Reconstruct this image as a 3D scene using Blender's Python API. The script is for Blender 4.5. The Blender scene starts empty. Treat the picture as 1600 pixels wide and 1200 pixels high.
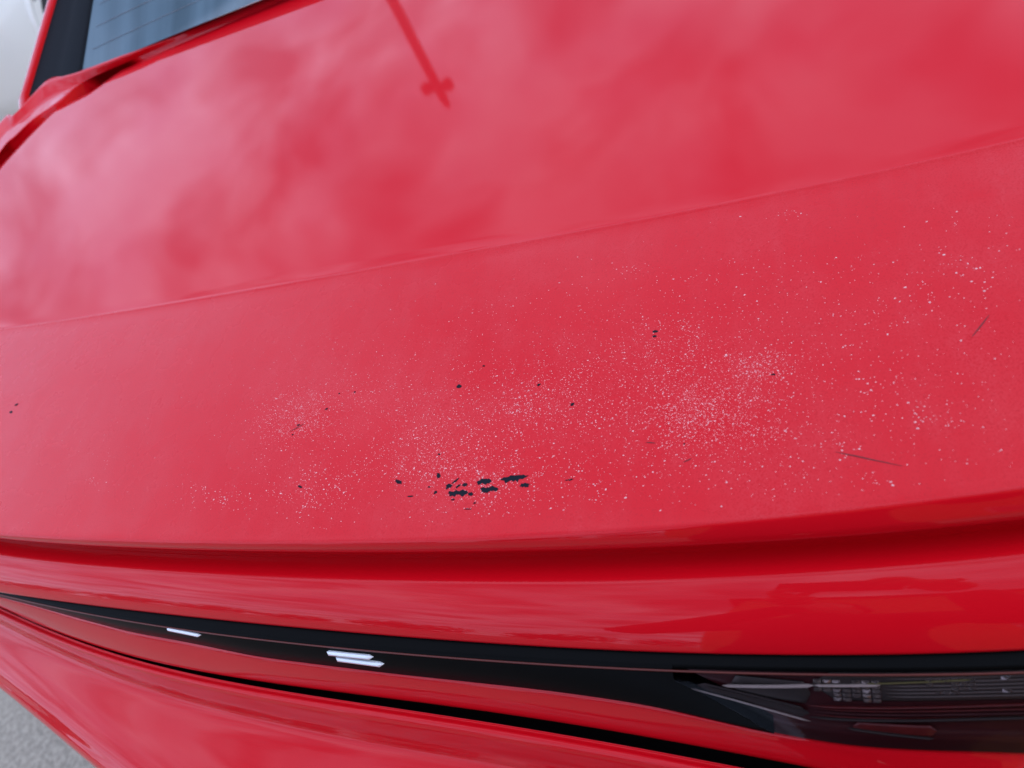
import bpy, bmesh, math, random
import numpy as np
from mathutils import Vector, Matrix
from math import radians as rad, sin, cos, pi

SC = bpy.context.scene
COL = SC.collection
random.seed(7)

# ------------------------------------------------------------------ camera
cam_d = bpy.data.cameras.new('camera')
cam = bpy.data.objects.new('camera', cam_d); COL.objects.link(cam)
SC.camera = cam
cam_d.sensor_width = 36.0
cam_d.lens = 1150.0 / 1600.0 * 36.0
cam_d.clip_start = 0.02; cam_d.clip_end = 600.0
_r = Vector((0.90995668, 0.15255398, -0.38562433))
_d = Vector((-0.08641061, -0.83972102, -0.5360987))
_f = Vector((-0.40560085, 0.52114863, -0.75092747))
cam.matrix_world = Matrix((( _r.x, -_d.x, -_f.x, 0.45),
                           ( _r.y, -_d.y, -_f.y, -0.16),
                           ( _r.z, -_d.z, -_f.z, 1.48),
                           (0, 0, 0, 1)))
cam_d.dof.use_dof = True
cam_d.dof.focus_distance = 0.56
cam_d.dof.aperture_fstop = 7.0

# ------------------------------------------------------------------ sky
W = bpy.data.worlds.new('World'); SC.world = W; W.use_nodes = True
nt = W.node_tree; nt.nodes.clear()
def N(t, **kw):
    n = nt.nodes.new(t)
    for k, v in kw.items(): setattr(n, k, v)
    return n
def Lk(a, b): nt.links.new(a, b)
SUN_EL, SUN_ROT = rad(50), rad(75)
sky = N('ShaderNodeTexSky', sky_type='NISHITA', sun_disc=False, sun_elevation=SUN_EL, sun_rotation=SUN_ROT)
tc = N('ShaderNodeTexCoord')
sep = N('ShaderNodeSeparateXYZ'); Lk(tc.outputs['Generated'], sep.inputs[0])
zz = N('ShaderNodeMath', operation='MAXIMUM'); Lk(sep.outputs['Z'], zz.inputs[0]); zz.inputs[1].default_value = 0.0
za = N('ShaderNodeMath', operation='ADD'); Lk(zz.outputs[0], za.inputs[0]); za.inputs[1].default_value = 0.22
dx = N('ShaderNodeMath', operation='DIVIDE'); Lk(sep.outputs['X'], dx.inputs[0]); Lk(za.outputs[0], dx.inputs[1])
dy = N('ShaderNodeMath', operation='DIVIDE'); Lk(sep.outputs['Y'], dy.inputs[0]); Lk(za.outputs[0], dy.inputs[1])
cmb = N('ShaderNodeCombineXYZ'); Lk(dx.outputs[0], cmb.inputs['X']); Lk(dy.outputs[0], cmb.inputs['Y'])
nz = N('ShaderNodeTexNoise', noise_dimensions='3D'); Lk(cmb.outputs[0], nz.inputs['Vector'])
nz.inputs['Scale'].default_value = 3.8; nz.inputs['Detail'].default_value = 3.0
nz.inputs['Roughness'].default_value = 0.5; nz.inputs['Distortion'].default_value = 0.4
rmp = N('ShaderNodeValToRGB'); Lk(nz.outputs['Fac'], rmp.inputs[0])
rmp.color_ramp.elements[0].position = 0.36; rmp.color_ramp.elements[0].color = (0.14, 0.14, 0.14, 1)
rmp.color_ramp.elements[1].position = 0.57; rmp.color_ramp.elements[1].color = (1, 1, 1, 1)
nz2 = N('ShaderNodeTexNoise', noise_dimensions='3D'); Lk(cmb.outputs[0], nz2.inputs['Vector'])
nz2.inputs['Scale'].default_value = 4.6; nz2.inputs['Detail'].default_value = 3.0
cr = N('ShaderNodeValToRGB'); Lk(nz2.outputs['Fac'], cr.inputs[0])
cr.color_ramp.elements[0].position = 0.34; cr.color_ramp.elements[0].color = (.44, .54, .88, 1)
cr.color_ramp.elements[1].position = 0.64; cr.color_ramp.elements[1].color = (.76, .93, 1.30, 1)
cm = N('ShaderNodeVectorMath', operation='SCALE'); Lk(cr.outputs[0], cm.inputs[0]); 
ov = N('ShaderNodeMapRange'); Lk(zz.outputs[0], ov.inputs[0])          # cloud brightness drops slightly from the horizon to the zenith
for _i, _x in enumerate((0.0, 1.0, 22.0, 19.0)): ov.inputs[_i + 1].default_value = _x
Lk(ov.outputs[0], cm.inputs['Scale'])
sb = N('ShaderNodeVectorMath', operation='SCALE'); Lk(sky.outputs[0], sb.inputs[0]); sb.inputs['Scale'].default_value = 1.9
mx = N('ShaderNodeMix', data_type='RGBA'); Lk(rmp.outputs[0], mx.inputs[0]); Lk(sb.outputs[0], mx.inputs[6]); Lk(cm.outputs[0], mx.inputs[7])
bg = N('ShaderNodeBackground'); Lk(mx.outputs[2], bg.inputs[0]); bg.inputs[1].default_value = 0.1
wo = N('ShaderNodeOutputWorld'); Lk(bg.outputs[0], wo.inputs[0])

# ------------------------------------------------------------------ sun behind cloud
sd = bpy.data.lights.new('sun', 'SUN'); sd.energy = 0.6; sd.angle = rad(25); sd.color = (1.0, 0.96, 0.9)
so = bpy.data.objects.new('sun', sd); COL.objects.link(so)
_v = Vector((sin(SUN_ROT) * cos(SUN_EL), cos(SUN_ROT) * cos(SUN_EL), sin(SUN_EL)))
so.rotation_euler = _v.to_track_quat('Z', 'Y').to_euler(); so.location = (6, 3, 12)

SC.view_settings.view_transform = 'Standard'; SC.view_settings.look = 'None'
SC.view_settings.exposure = -0.06; SC.view_settings.gamma = 1.0
SC.cycles.use_denoising = True
SC.cycles.max_bounces = 8

# ------------------------------------------------------------------ helpers
def link(name, me, mats, parent=None):
    o = bpy.data.objects.new(name, me); COL.objects.link(o)
    for m in (mats if isinstance(mats, (list, tuple)) else [mats]): me.materials.append(m)
    if parent: o.parent = parent
    return o
def grid(rows, name, mats, parent=None, matidx=None, smooth=True, flip=False, closed=False):
    """rows: list of equal-length point lists -> one quad sheet"""
    nr, nc = len(rows), len(rows[0])
    vs = [tuple(p) for r in rows for p in r]; fs = []; mi = []
    for i in range(nr - 1):
        for j in range(nc - (0 if closed else 1)):
            k = (j + 1) % nc
            q = (i*nc+j, i*nc+k, (i+1)*nc+k, (i+1)*nc+j)
            fs.append(q[::-1] if flip else q); mi.append(matidx(i, j) if matidx else 0)
    me = bpy.data.meshes.new(name); me.from_pydata(vs, [], fs)
    me.polygons.foreach_set('use_smooth', [smooth]*len(fs)); me.polygons.foreach_set('material_index', mi)
    me.update()
    return link(name, me, mats, parent)
def mesh(vs, fs, name, mats, parent=None, smooth=False):
    me = bpy.data.meshes.new(name); me.from_pydata([tuple(v) for v in vs], [], fs)
    me.polygons.foreach_set('use_smooth', [smooth]*len(me.polygons)); me.update()
    return link(name, me, mats, parent)
def box(lo, hi, name, mat, parent=None, bevel=0.0):
    bm = bmesh.new(); bmesh.ops.create_cube(bm, size=1.0)
    for v in bm.verts:
        v.co = Vector([lo[i] + (v.co[i] + .5) * (hi[i] - lo[i]) for i in range(3)])
    if bevel: bmesh.ops.bevel(bm, geom=bm.edges[:], offset=bevel, segments=2, affect='EDGES', profile=0.6)
    me = bpy.data.meshes.new(name); bm.to_mesh(me); bm.free()
    return link(name, me, mat, parent)
def tube(pts, r, name, mat, parent=None, n=10):
    """a capped round bar along a polyline; r is a number or one radius per point"""
    pts = [Vector(p) for p in pts]; m = len(pts); rr = r if isinstance(r, (list, tuple)) else [r]*m
    vs = []; fs = []
    for i, p in enumerate(pts):
        t = (pts[min(i+1, m-1)] - pts[max(i-1, 0)]).normalized()
        a = t.cross(Vector((0, 0, 1)))
        if a.length < 1e-3: a = t.cross(Vector((1, 0, 0)))
        a.normalize(); b = t.cross(a)
        for k in range(n):
            g = 2*pi*k/n; vs.append(p + (a*cos(g) + b*sin(g))*rr[i])
    for i in range(m-1):
        for k in range(n):
            fs.append((i*n+k, i*n+(k+1) % n, (i+1)*n+(k+1) % n, (i+1)*n+k))
    fs.append(tuple(range(n))[::-1]); fs.append(tuple((m-1)*n+k for k in range(n)))
    return mesh(vs, fs, name, mat, parent, True)
def lathe(prof, n, axis='X'):
    vs = []; fs = []; m = len(prof)
    for k in range(n):
        g = 2*pi*k/n
        for (a, r) in prof:
            vs.append((a, r*cos(g), r*sin(g)) if axis == 'X' else (r*cos(g), r*sin(g), a))
    for k in range(n):
        for i in range(m-1):
            fs.append((k*m+i, k*m+i+1, ((k+1) % n)*m+i+1, ((k+1) % n)*m+i))
    return vs, fs
def empty(name, loc, label, cat, group=None):
    o = bpy.data.objects.new(name, None); COL.objects.link(o); o.location = loc; o.empty_display_size = .1
    return tag(o, label, cat, group)
def tag(o, label, cat, group=None):
    o['label'] = label; o['category'] = cat
    if group: o['group'] = group
    return o
def ix(x, xs, ys): return float(np.interp(x, xs, ys))
def catmull(pts, n):
    """smooth curve through pts, n samples per span"""
    P = [np.array(p, float) for p in pts]; P = [2*P[0]-P[1]] + P + [2*P[-1]-P[-2]]; out = []
    for i in range(1, len(P)-2):
        for k in range(n):
            t = k/n
            out.append(.5*((2*P[i]) + (-P[i-1]+P[i+1])*t + (2*P[i-1]-5*P[i]+4*P[i+1]-P[i+2])*t*t + (-P[i-1]+3*P[i]-3*P[i+1]+P[i+2])*t**3))
    out.append(P[-2]); return out

# ------------------------------------------------------------------ materials
class Mat:
    def __init__(s, name):
        s.m = bpy.data.materials.new(name); s.m.use_nodes = True
        s.t = s.m.node_tree; s.b = s.t.nodes['Principled BSDF']; s.out = s.t.nodes['Material Output']
    def n(s, t, **kw):
        n = s.t.nodes.new(t)
        for k, v in kw.items():
            if k in n.inputs.keys() and not hasattr(n, k): n.inputs[k].default_value = v
            else: setattr(n, k, v)
        return n
    def l(s, a, b): s.t.links.new(a, b)
    def set(s, **kw):
        for k, v in kw.items():
            k = k.replace('_', ' ')
            s.b.inputs[k].default_value = (*v, 1) if isinstance(v, tuple) and len(v) == 3 else v
        return s
    def obj(s):
        return s.n('ShaderNodeTexCoord').outputs['Object']
    def noise(s, vec, scale, detail=3.0, rough=.5, sx=None):
        if sx:
            mp = s.n('ShaderNodeMapping'); s.l(vec, mp.inputs[0]); mp.inputs['Scale'].default_value = sx; vec = mp.outputs[0]
        q = s.n('ShaderNodeTexNoise'); s.l(vec, q.inputs['Vector'])
        q.inputs['Scale'].default_value = scale; q.inputs['Detail'].default_value = detail; q.inputs['Roughness'].default_value = rough
        return q.outputs['Fac']
    def rng(s, v, a, b, c, d):
        q = s.n('ShaderNodeMapRange'); s.l(v, q.inputs[0])
        for i, x in enumerate((a, b, c, d)): q.inputs[i+1].default_value = x
        return q.outputs[0]
    def mix(s, f, a, b):
        q = s.n('ShaderNodeMix', data_type='RGBA')
        if hasattr(f, 'links'): s.l(f, q.inputs[0])
        else: q.inputs[0].default_value = f
        for i, c in ((6, a), (7, b)):
            if hasattr(c, 'links'): s.l(c, q.inputs[i])
            else: q.inputs[i].default_value = (*c, 1)
        return q.outputs[2]
    def bump(s, h, strength, dist, to='Normal'):
        q = s.n('ShaderNodeBump'); s.l(h, q.inputs['Height']); q.inputs['Strength'].default_value = strength; q.inputs['Distance'].default_value = dist
        s.l(q.outputs[0], s.b.inputs[to]); return q
def simple(name, col, rough=.5, metal=0.0, coat=0.0, var=.15, scale=30):
    M = Mat(name); v = M.obj(); f = M.noise(v, scale, 4)
    M.l(M.mix(f, tuple(c*(1-var) for c in col), tuple(min(1, c*(1+var)) for c in col)), M.b.inputs['Base Color'])
    M.set(Roughness=rough, Metallic=metal, Coat_Weight=coat, Coat_Roughness=.03)
    return M.m

RED = (0.68, 0.002, 0.010); RED2 = (0.65, 0.002, 0.009)
def paint(name, coat_rough, dust):
    M = Mat(name); v = M.obj()
    n1 = M.noise(v, 9, 4); n2 = M.noise(v, 900, 2); 
    c = M.mix(n1, RED, RED2)
    if dust:
        st = M.noise(v, 1.0, 5, .6, sx=(70, 9, 9))               # wash marks run down the lid
        d1 = M.rng(M.noise(v, 14, 5, .65), .42, .75, 0.0, dust)
        d2 = M.rng(st, .5, .8, 0.0, dust*.5)
        ad = M.n('ShaderNodeMath', operation='ADD'); M.l(d1, ad.inputs[0]); M.l(d2, ad.inputs[1])
        g = M.rng(n2, .35, .65, .1, 1.9)
        mu = M.n('ShaderNodeMath', operation='MULTIPLY'); M.l(ad.outputs[0], mu.inputs[0]); M.l(g, mu.inputs[1])
        c = M.mix(mu.outputs[0], c, (.62, .42, .44))
        c = M.mix(M.rng(n2, .30, .46, .30, 0), c, (.40, .002, .006))
        M.l(M.rng(M.noise(v, 22, 4), .3, .7, coat_rough*.7, coat_rough*1.35), M.b.inputs['Coat Roughness'])
        M.bump(n2, .05, .0005, 'Coat Normal')
    else:
        M.set(Coat_Roughness=coat_rough)
        wv = M.noise(v, 3.0, 2)
        M.bump(wv, .04, .01, 'Coat Normal')
    M.l(c, M.b.inputs['Base Color'])
    M.set(Roughness=.45, Coat_Weight=1.0, Coat_IOR=1.34, Specular_IOR_Level=.06)
    return M.m
M_PAINT = paint('red_gloss_paint', .03, 0)
M_WORN = paint('red_weathered_paint', .26, .035)
M_BLACK = simple('black_gloss_plastic', (.004, .004, .004), .30)
M_BLACK.node_tree.nodes['Principled BSDF'].inputs['IOR'].default_value = 1.12
M_TRIM = simple('black_textured_trim', (.010, .012, .015), .6, scale=400, var=.4)
M_TRIM.node_tree.nodes['Principled BSDF'].inputs['IOR'].default_value = 1.15
M_GAP = simple('dark_inner_shell', (.006, .005, .005), .8)
M_CHIP = simple('bare_dark_primer', (.007, .010, .016), .7, scale=900, var=.4)
M_CHIP.node_tree.nodes['Principled BSDF'].inputs['IOR'].default_value = 1.25
M_SPECK = simple('flaked_clear_coat', (.86, .50, .49), .5, scale=500, var=.3)
M_SCRATCH = simple('dark_scratch', (.16, .004, .006), .6)
M_CHROME = simple('chrome', (.85, .87, .9), .12, 1.0)
M_BADGE = simple('bright_badge_metal', (.80, .83, .88), .22, .3, .5)
M_SEAM = simple('seam_red_brown', (.10, .015, .008), .4)
M_MAROON = simple('smoked_maroon', (.060, .010, .014), .35, 0, .3)
M_PINKREF = simple('red_reflector', (.16, .02, .02), .3, 0, .5, scale=120, var=.4)
M_GUIDE = simple('light_guide_white', (.70, .71, .66), .25, 0, .5)
M_GUIDEC = simple('clear_guide', (.05, .05, .048), .45)
M_FACET = simple('facet_chrome', (.50, .50, .48), .2, .8)
M_TYRE = simple('tyre_rubber', (.025, .025, .026), .8)
M_RIM = simple('alloy_rim', (.45, .46, .48), .35, .7)
def glass_mat():
    M = Mat('tinted_glass_painted_sheen'); v = M.obj()
    st = M.noise(v, 1.0, 3, .5, sx=(16, 1.2, 1.2))
    M.l(M.mix(M.rng(st, .3, .7, 0, 1), (.045, .078, .098), (.12, .19, .235)), M.b.inputs['Base Color'])  # streaky blue base colour stands in for mirrored sky and lit interior
    M.set(Roughness=.06, IOR=1.52); return M.m
M_GLASSD = glass_mat()
M_DEFROST = simple('defroster_line', (.28, .31, .34), .6)
M_WHITE = Mat('white_car_paint').set(Base_Color=(.78, .80, .74), Roughness=.35, Coat_Weight=1.0, Coat_Roughness=.05).m
def lens_mat():
    M = Mat('smoked_clear_lens')
    tr = M.n('ShaderNodeBsdfTransparent'); tr.inputs[0].default_value = (.72, .62, .62, 1)
    gl = M.n('ShaderNodeBsdfGlossy'); gl.inputs['Roughness'].default_value = .04
    fr = M.n('ShaderNodeFresnel'); fr.inputs[0].default_value = 1.25
    ms = M.n('ShaderNodeMixShader'); M.l(fr.outputs[0], ms.inputs[0]); M.l(tr.outputs[0], ms.inputs[1]); M.l(gl.outputs[0], ms.inputs[2])
    M.l(ms.outputs[0], M.out.inputs[0]); return M.m
M_LENS = lens_mat()
def ground_mat():
    M = Mat('grey_concrete'); v = M.obj()
    a = M.noise(v, 60, 6, .75); b = M.noise(v, 1.3, 4); c = M.noise(v, 500, 2)
    col = M.mix(M.rng(a, .42, .58, 0, 1), (.25, .22, .165), (.47, .41, .315))
    col = M.mix(M.rng(b, .3, .7, 0, .5), col, (.37, .325, .26))
    col = M.mix(M.rng(c, .55, .7, 0, .6), col, (.10, .10, .10))
    M.l(col, M.b.inputs['Base Color']); M.set(Roughness=.85); M.bump(a, .5, .004); return M.m
M_GROUND = ground_mat()
CHIPS = [
 [(0.1966,0.1157),(0.1967,0.1146),(0.1959,0.1139),(0.1949,0.1137),(0.1939,0.1139),(0.1928,0.1141),(0.1921,0.1148),(0.1924,0.1156),(0.1928,0.1162),(0.1932,0.1173),(0.1946,0.1170),(0.1954,0.1162)],
 [(0.2129,0.1311),(0.2131,0.1307),(0.2127,0.1304),(0.2122,0.1302),(0.2116,0.1304),(0.2111,0.1306),(0.2108,0.1309),(0.2111,0.1312),(0.2112,0.1316),(0.2117,0.1316),(0.2123,0.1317),(0.2125,0.1313)],
 [(0.2599,0.1107),(0.2600,0.1102),(0.2593,0.1098),(0.2589,0.1092),(0.2581,0.1091),(0.2577,0.1097),(0.2570,0.1098),(0.2574,0.1103),(0.2574,0.1108),(0.2581,0.1111),(0.2587,0.1111),(0.2593,0.1110)],
 [(0.2868,0.0934),(0.2866,0.0927),(0.2862,0.0921),(0.2858,0.0914),(0.2850,0.0913),(0.2842,0.0911),(0.2840,0.0917),(0.2839,0.0922),(0.2839,0.0929),(0.2847,0.0934),(0.2854,0.0937),(0.2860,0.0935)],
 [(0.1626,0.0401),(0.1628,0.0392),(0.1612,0.0394),(0.1598,0.0395),(0.1583,0.0403),(0.1569,0.0412),(0.1570,0.0420),(0.1571,0.0428),(0.1585,0.0427),(0.1601,0.0423),(0.1617,0.0417),(0.1628,0.0408)],
 [(0.1747,0.0300),(0.1743,0.0297),(0.1734,0.0295),(0.1724,0.0293),(0.1713,0.0294),(0.1701,0.0294),(0.1696,0.0297),(0.1701,0.0300),(0.1707,0.0303),(0.1720,0.0303),(0.1732,0.0303),(0.1743,0.0302)],
 [(0.1929,0.0452),(0.1935,0.0443),(0.1932,0.0435),(0.1928,0.0427),(0.1917,0.0426),(0.1907,0.0433),(0.1898,0.0441),(0.1903,0.0450),(0.1898,0.0460),(0.1904,0.0466),(0.1915,0.0462),(0.1924,0.0459)],
 [(0.1897,0.0608),(0.1899,0.0604),(0.1895,0.0602),(0.1891,0.0600),(0.1887,0.0602),(0.1883,0.0603),(0.1879,0.0605),(0.1878,0.0609),(0.1881,0.0613),(0.1886,0.0612),(0.1891,0.0614),(0.1894,0.0610)],
 [(0.2046,0.0371),(0.2035,0.0361),(0.2034,0.0352),(0.2020,0.0351),(0.2007,0.0341),(0.1992,0.0346),(0.1995,0.0359),(0.1987,0.0367),(0.1997,0.0374),(0.2006,0.0381),(0.2020,0.0383),(0.2028,0.0374)],
 [(0.2084,0.0422),(0.2076,0.0411),(0.2072,0.0403),(0.2060,0.0394),(0.2051,0.0388),(0.2042,0.0382),(0.2035,0.0380),(0.2028,0.0380),(0.2036,0.0392),(0.2051,0.0403),(0.2063,0.0412),(0.2075,0.0420)],
 [(0.2104,0.0379),(0.2102,0.0372),(0.2101,0.0365),(0.2092,0.0357),(0.2084,0.0350),(0.2075,0.0345),(0.2071,0.0348),(0.2069,0.0352),(0.2072,0.0360),(0.2081,0.0367),(0.2088,0.0372),(0.2095,0.0376)],
 [(0.2153,0.0366),(0.2151,0.0360),(0.2144,0.0359),(0.2137,0.0357),(0.2125,0.0357),(0.2113,0.0364),(0.2117,0.0373),(0.2119,0.0379),(0.2126,0.0383),(0.2136,0.0386),(0.2149,0.0382),(0.2160,0.0374)],
 [(0.2211,0.0304),(0.2214,0.0297),(0.2205,0.0293),(0.2197,0.0287),(0.2187,0.0293),(0.2174,0.0294),(0.2172,0.0302),(0.2171,0.0309),(0.2179,0.0314),(0.2189,0.0314),(0.2199,0.0314),(0.2204,0.0308)],
 [(0.2076,0.0269),(0.2079,0.0266),(0.2073,0.0263),(0.2066,0.0260),(0.2059,0.0261),(0.2051,0.0260),(0.2048,0.0262),(0.2048,0.0265),(0.2052,0.0268),(0.2061,0.0271),(0.2069,0.0272),(0.2076,0.0271)],
 [(0.1927,0.0334),(0.1928,0.0328),(0.1930,0.0322),(0.1927,0.0315),(0.1920,0.0313),(0.1913,0.0307),(0.1907,0.0311),(0.1902,0.0316),(0.1907,0.0323),(0.1909,0.0329),(0.1915,0.0333),(0.1920,0.0333)],
 [(0.1865,0.0364),(0.1866,0.0362),(0.1866,0.0358),(0.1859,0.0358),(0.1853,0.0357),(0.1850,0.0359),(0.1848,0.0362),(0.1848,0.0364),(0.1849,0.0367),(0.1855,0.0368),(0.1861,0.0369),(0.1865,0.0367)],
 [(0.2336,0.0393),(0.2335,0.0382),(0.2319,0.0371),(0.2284,0.0368),(0.2250,0.0364),(0.2230,0.0372),(0.2221,0.0381),(0.2223,0.0391),(0.2245,0.0399),(0.2270,0.0409),(0.2302,0.0406),(0.2323,0.0401)],
 [(0.2596,0.0417),(0.2591,0.0413),(0.2575,0.0406),(0.2547,0.0397),(0.2508,0.0391),(0.2462,0.0386),(0.2423,0.0388),(0.2411,0.0394),(0.2392,0.0396),(0.2392,0.0400),(0.2431,0.0409),(0.2453,0.0418),(0.2498,0.0423),(0.2541,0.0427),(0.2572,0.0424),(0.2602,0.0422)],
 [(0.2619,0.0359),(0.2608,0.0352),(0.2608,0.0342),(0.2587,0.0337),(0.2567,0.0340),(0.2554,0.0345),(0.2534,0.0350),(0.2550,0.0358),(0.2554,0.0368),(0.2578,0.0369),(0.2596,0.0369),(0.2610,0.0365)],
 [(0.2904,0.0382),(0.2905,0.0380),(0.2894,0.0377),(0.2881,0.0375),(0.2864,0.0373),(0.2853,0.0374),(0.2856,0.0377),(0.2857,0.0378),(0.2858,0.0382),(0.2879,0.0383),(0.2894,0.0385),(0.2915,0.0385)],
 [(0.2214,0.0197),(0.2214,0.0195),(0.2207,0.0193),(0.2191,0.0194),(0.2180,0.0194),(0.2163,0.0195),(0.2161,0.0198),(0.2169,0.0199),(0.2176,0.0201),(0.2190,0.0201),(0.2206,0.0201),(0.2218,0.0199)],
 [(0.2240,0.0240),(0.2242,0.0237),(0.2238,0.0236),(0.2234,0.0234),(0.2228,0.0233),(0.2223,0.0234),(0.2223,0.0237),(0.2223,0.0239),(0.2226,0.0241),(0.2230,0.0243),(0.2236,0.0244),(0.2241,0.0243)],
 [(0.3413,0.1439),(0.3412,0.1434),(0.3404,0.1432),(0.3396,0.1430),(0.3384,0.1430),(0.3378,0.1435),(0.3374,0.1440),(0.3376,0.1446),(0.3383,0.1449),(0.3393,0.1451),(0.3403,0.1448),(0.3410,0.1444)],
 [(0.3406,0.1404),(0.3403,0.1399),(0.3400,0.1394),(0.3391,0.1395),(0.3384,0.1394),(0.3379,0.1397),(0.3376,0.1402),(0.3375,0.1407),(0.3383,0.1409),(0.3388,0.1412),(0.3395,0.1410),(0.3400,0.1408)],
 [(0.4150,0.1021),(0.4146,0.1019),(0.4143,0.1016),(0.4135,0.1018),(0.4127,0.1017),(0.4121,0.1021),(0.4121,0.1024),(0.4126,0.1026),(0.4129,0.1029),(0.4135,0.1028),(0.4142,0.1027),(0.4144,0.1024)],
 [(0.3609,0.0589),(0.3609,0.0587),(0.3607,0.0585),(0.3605,0.0583),(0.3602,0.0585),(0.3599,0.0586),(0.3600,0.0589),(0.3601,0.0591),(0.3602,0.0593),(0.3605,0.0596),(0.3608,0.0594),(0.3609,0.0591)],
 [(0.0749,0.0389),(0.0738,0.0390),(0.0731,0.0390),(0.0721,0.0392),(0.0713,0.0399),(0.0700,0.0405),(0.0704,0.0409),(0.0706,0.0413),(0.0715,0.0412),(0.0726,0.0408),(0.0737,0.0403),(0.0747,0.0395)],
 [(0.0544,0.0940),(0.0540,0.0936),(0.0541,0.0932),(0.0532,0.0928),(0.0523,0.0927),(0.0514,0.0927),(0.0513,0.0931),(0.0512,0.0934),(0.0515,0.0938),(0.0524,0.0939),(0.0532,0.0943),(0.0537,0.0941)],
 [(0.0506,0.0852),(0.0509,0.0850),(0.0506,0.0847),(0.0502,0.0846),(0.0498,0.0844),(0.0492,0.0845),(0.0489,0.0847),(0.0488,0.0851),(0.0492,0.0853),(0.0494,0.0856),(0.0499,0.0856),(0.0502,0.0854)],
 [(0.0777,0.1067),(0.0778,0.1062),(0.0776,0.1057),(0.0772,0.1052),(0.0764,0.1053),(0.0759,0.1052),(0.0750,0.1052),(0.0753,0.1058),(0.0755,0.1063),(0.0760,0.1066),(0.0765,0.1068),(0.0771,0.1069)],
 [(0.0856,0.1193),(0.0857,0.1190),(0.0855,0.1189),(0.0851,0.1188),(0.0847,0.1188),(0.0842,0.1191),(0.0840,0.1195),(0.0842,0.1197),(0.0845,0.1198),(0.0848,0.1199),(0.0852,0.1199),(0.0855,0.1196)],
 [(0.1007,0.1196),(0.1008,0.1192),(0.1007,0.1188),(0.1002,0.1187),(0.0998,0.1188),(0.0992,0.1187),(0.0988,0.1190),(0.0991,0.1194),(0.0992,0.1197),(0.0994,0.1200),(0.0999,0.1201),(0.1004,0.1199)],
 [(-0.3384,0.1467),(-0.3377,0.1462),(-0.3381,0.1455),(-0.3390,0.1449),(-0.3404,0.1448),(-0.3420,0.1445),(-0.3433,0.1449),(-0.3426,0.1458),(-0.3434,0.1466),(-0.3416,0.1468),(-0.3404,0.1472),(-0.3390,0.1473)],
 [(-0.3412,0.1379),(-0.3408,0.1372),(-0.3403,0.1364),(-0.3409,0.1357),(-0.3423,0.1358),(-0.3434,0.1359),(-0.3446,0.1361),(-0.3448,0.1368),(-0.3457,0.1377),(-0.3449,0.1384),(-0.3436,0.1387),(-0.3422,0.1383)],
 [(0.2015,0.0308),(0.2022,0.0329),(0.2058,0.0323),(0.2069,0.0339),(0.2106,0.0326),(0.2130,0.0340),(0.2165,0.0327),(0.2175,0.0313),(0.2151,0.0299),(0.2118,0.0293),(0.2090,0.0301),(0.2057,0.0293),(0.2036,0.0288)],
 [(0.2252,0.0336),(0.2275,0.0351),(0.2322,0.0343),(0.2338,0.0356),(0.2368,0.0346),(0.2393,0.0336),(0.2387,0.0320),(0.2356,0.0323),(0.2329,0.0315),(0.2304,0.0309),(0.2268,0.0314)],
]
SCRATCH = [
 [(0.4443,0.0494),(0.4554,0.0460),(0.4764,0.0395)],
 [(0.3602,0.0467),(0.3651,0.0491)],
 [(0.3367,0.0613),(0.3428,0.0604)],
 [(0.5193,0.1156),(0.5297,0.1290)],
 [(0.2491,0.0955),(0.2772,0.0992)],
 [(0.0460,0.0879),(0.0585,0.0941)],
]
SPECKS = [
 (0.0499,0.1031,0.0202,-0.0016,0.0038,-0.0099,500,0.55),
 (0.0356,0.0892,0.015,-0.001,0.0025,-0.0061,160,0.5),
 (0.0959,0.1171,0.0384,-0.0036,0.005,-0.0155,200,0.5),
 (0.2397,0.0931,0.0751,-0.0063,0.0049,-0.0291,1000,0.6),
 (0.2634,0.0963,0.0241,-0.0021,0.0021,-0.0146,350,0.7),
 (0.1914,0.058,0.0287,-0.0015,0.0038,-0.0163,650,0.62),
 (0.2169,0.0327,0.0341,-0.0011,0.0022,-0.0104,320,0.65),
 (0.3682,0.0823,0.0197,-0.0017,0.0003,-0.0139,900,0.52),
 (0.3799,0.0687,0.0246,-0.0018,0.0001,-0.0111,330,0.62),
 (0.4029,0.1095,0.0152,-0.0017,-0.0001,-0.0077,240,0.6),
 (0.3421,0.1242,0.0281,-0.0034,0.001,-0.0198,400,0.6),
 (0.3836,0.1142,0.0676,-0.0079,0.0001,-0.037,420,0.65),
 (0.4747,0.0817,0.0351,-0.0033,-0.0022,-0.021,110,0.8),
 (0.0821,0.0342,0.0272,-0.0008,0.0039,-0.0105,170,0.9),
 (-0.0217,0.0361,0.0387,-0.0011,0.0034,-0.0068,70,0.9),
 (0.4615,0.1633,0.0579,-0.0104,-0.0018,-0.0231,130,0.8),
 (0.3258,0.176,0.0706,-0.012,0.0011,-0.0177,100,0.7),
 (0.1305,0.1023,0.0721,-0.0061,0.0085,-0.0293,350,0.55),
 (0.072,0.0614,0.0378,-0.0019,0.0063,-0.0168,120,0.6),
 (-0.0828,0.069,0.0788,-0.0039,0.0175,-0.0317,70,0.5),
 (0.391,0.0394,0.043,-0.0019,-0.0001,-0.0103,70,0.75),
 (0.512,0.1034,0.0242,-0.003,-0.0049,-0.0341,45,0.7),
 (0.5211,0.1674,0.0322,-0.0064,-0.0017,-0.0122,40,0.8),
 (0.1713,0.1697,0.0902,-0.0129,0.0059,-0.0261,110,0.5),
 (0.271,0.0423,0.0539,-0.0022,0.0023,-0.0161,150,0.9),
]
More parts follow.
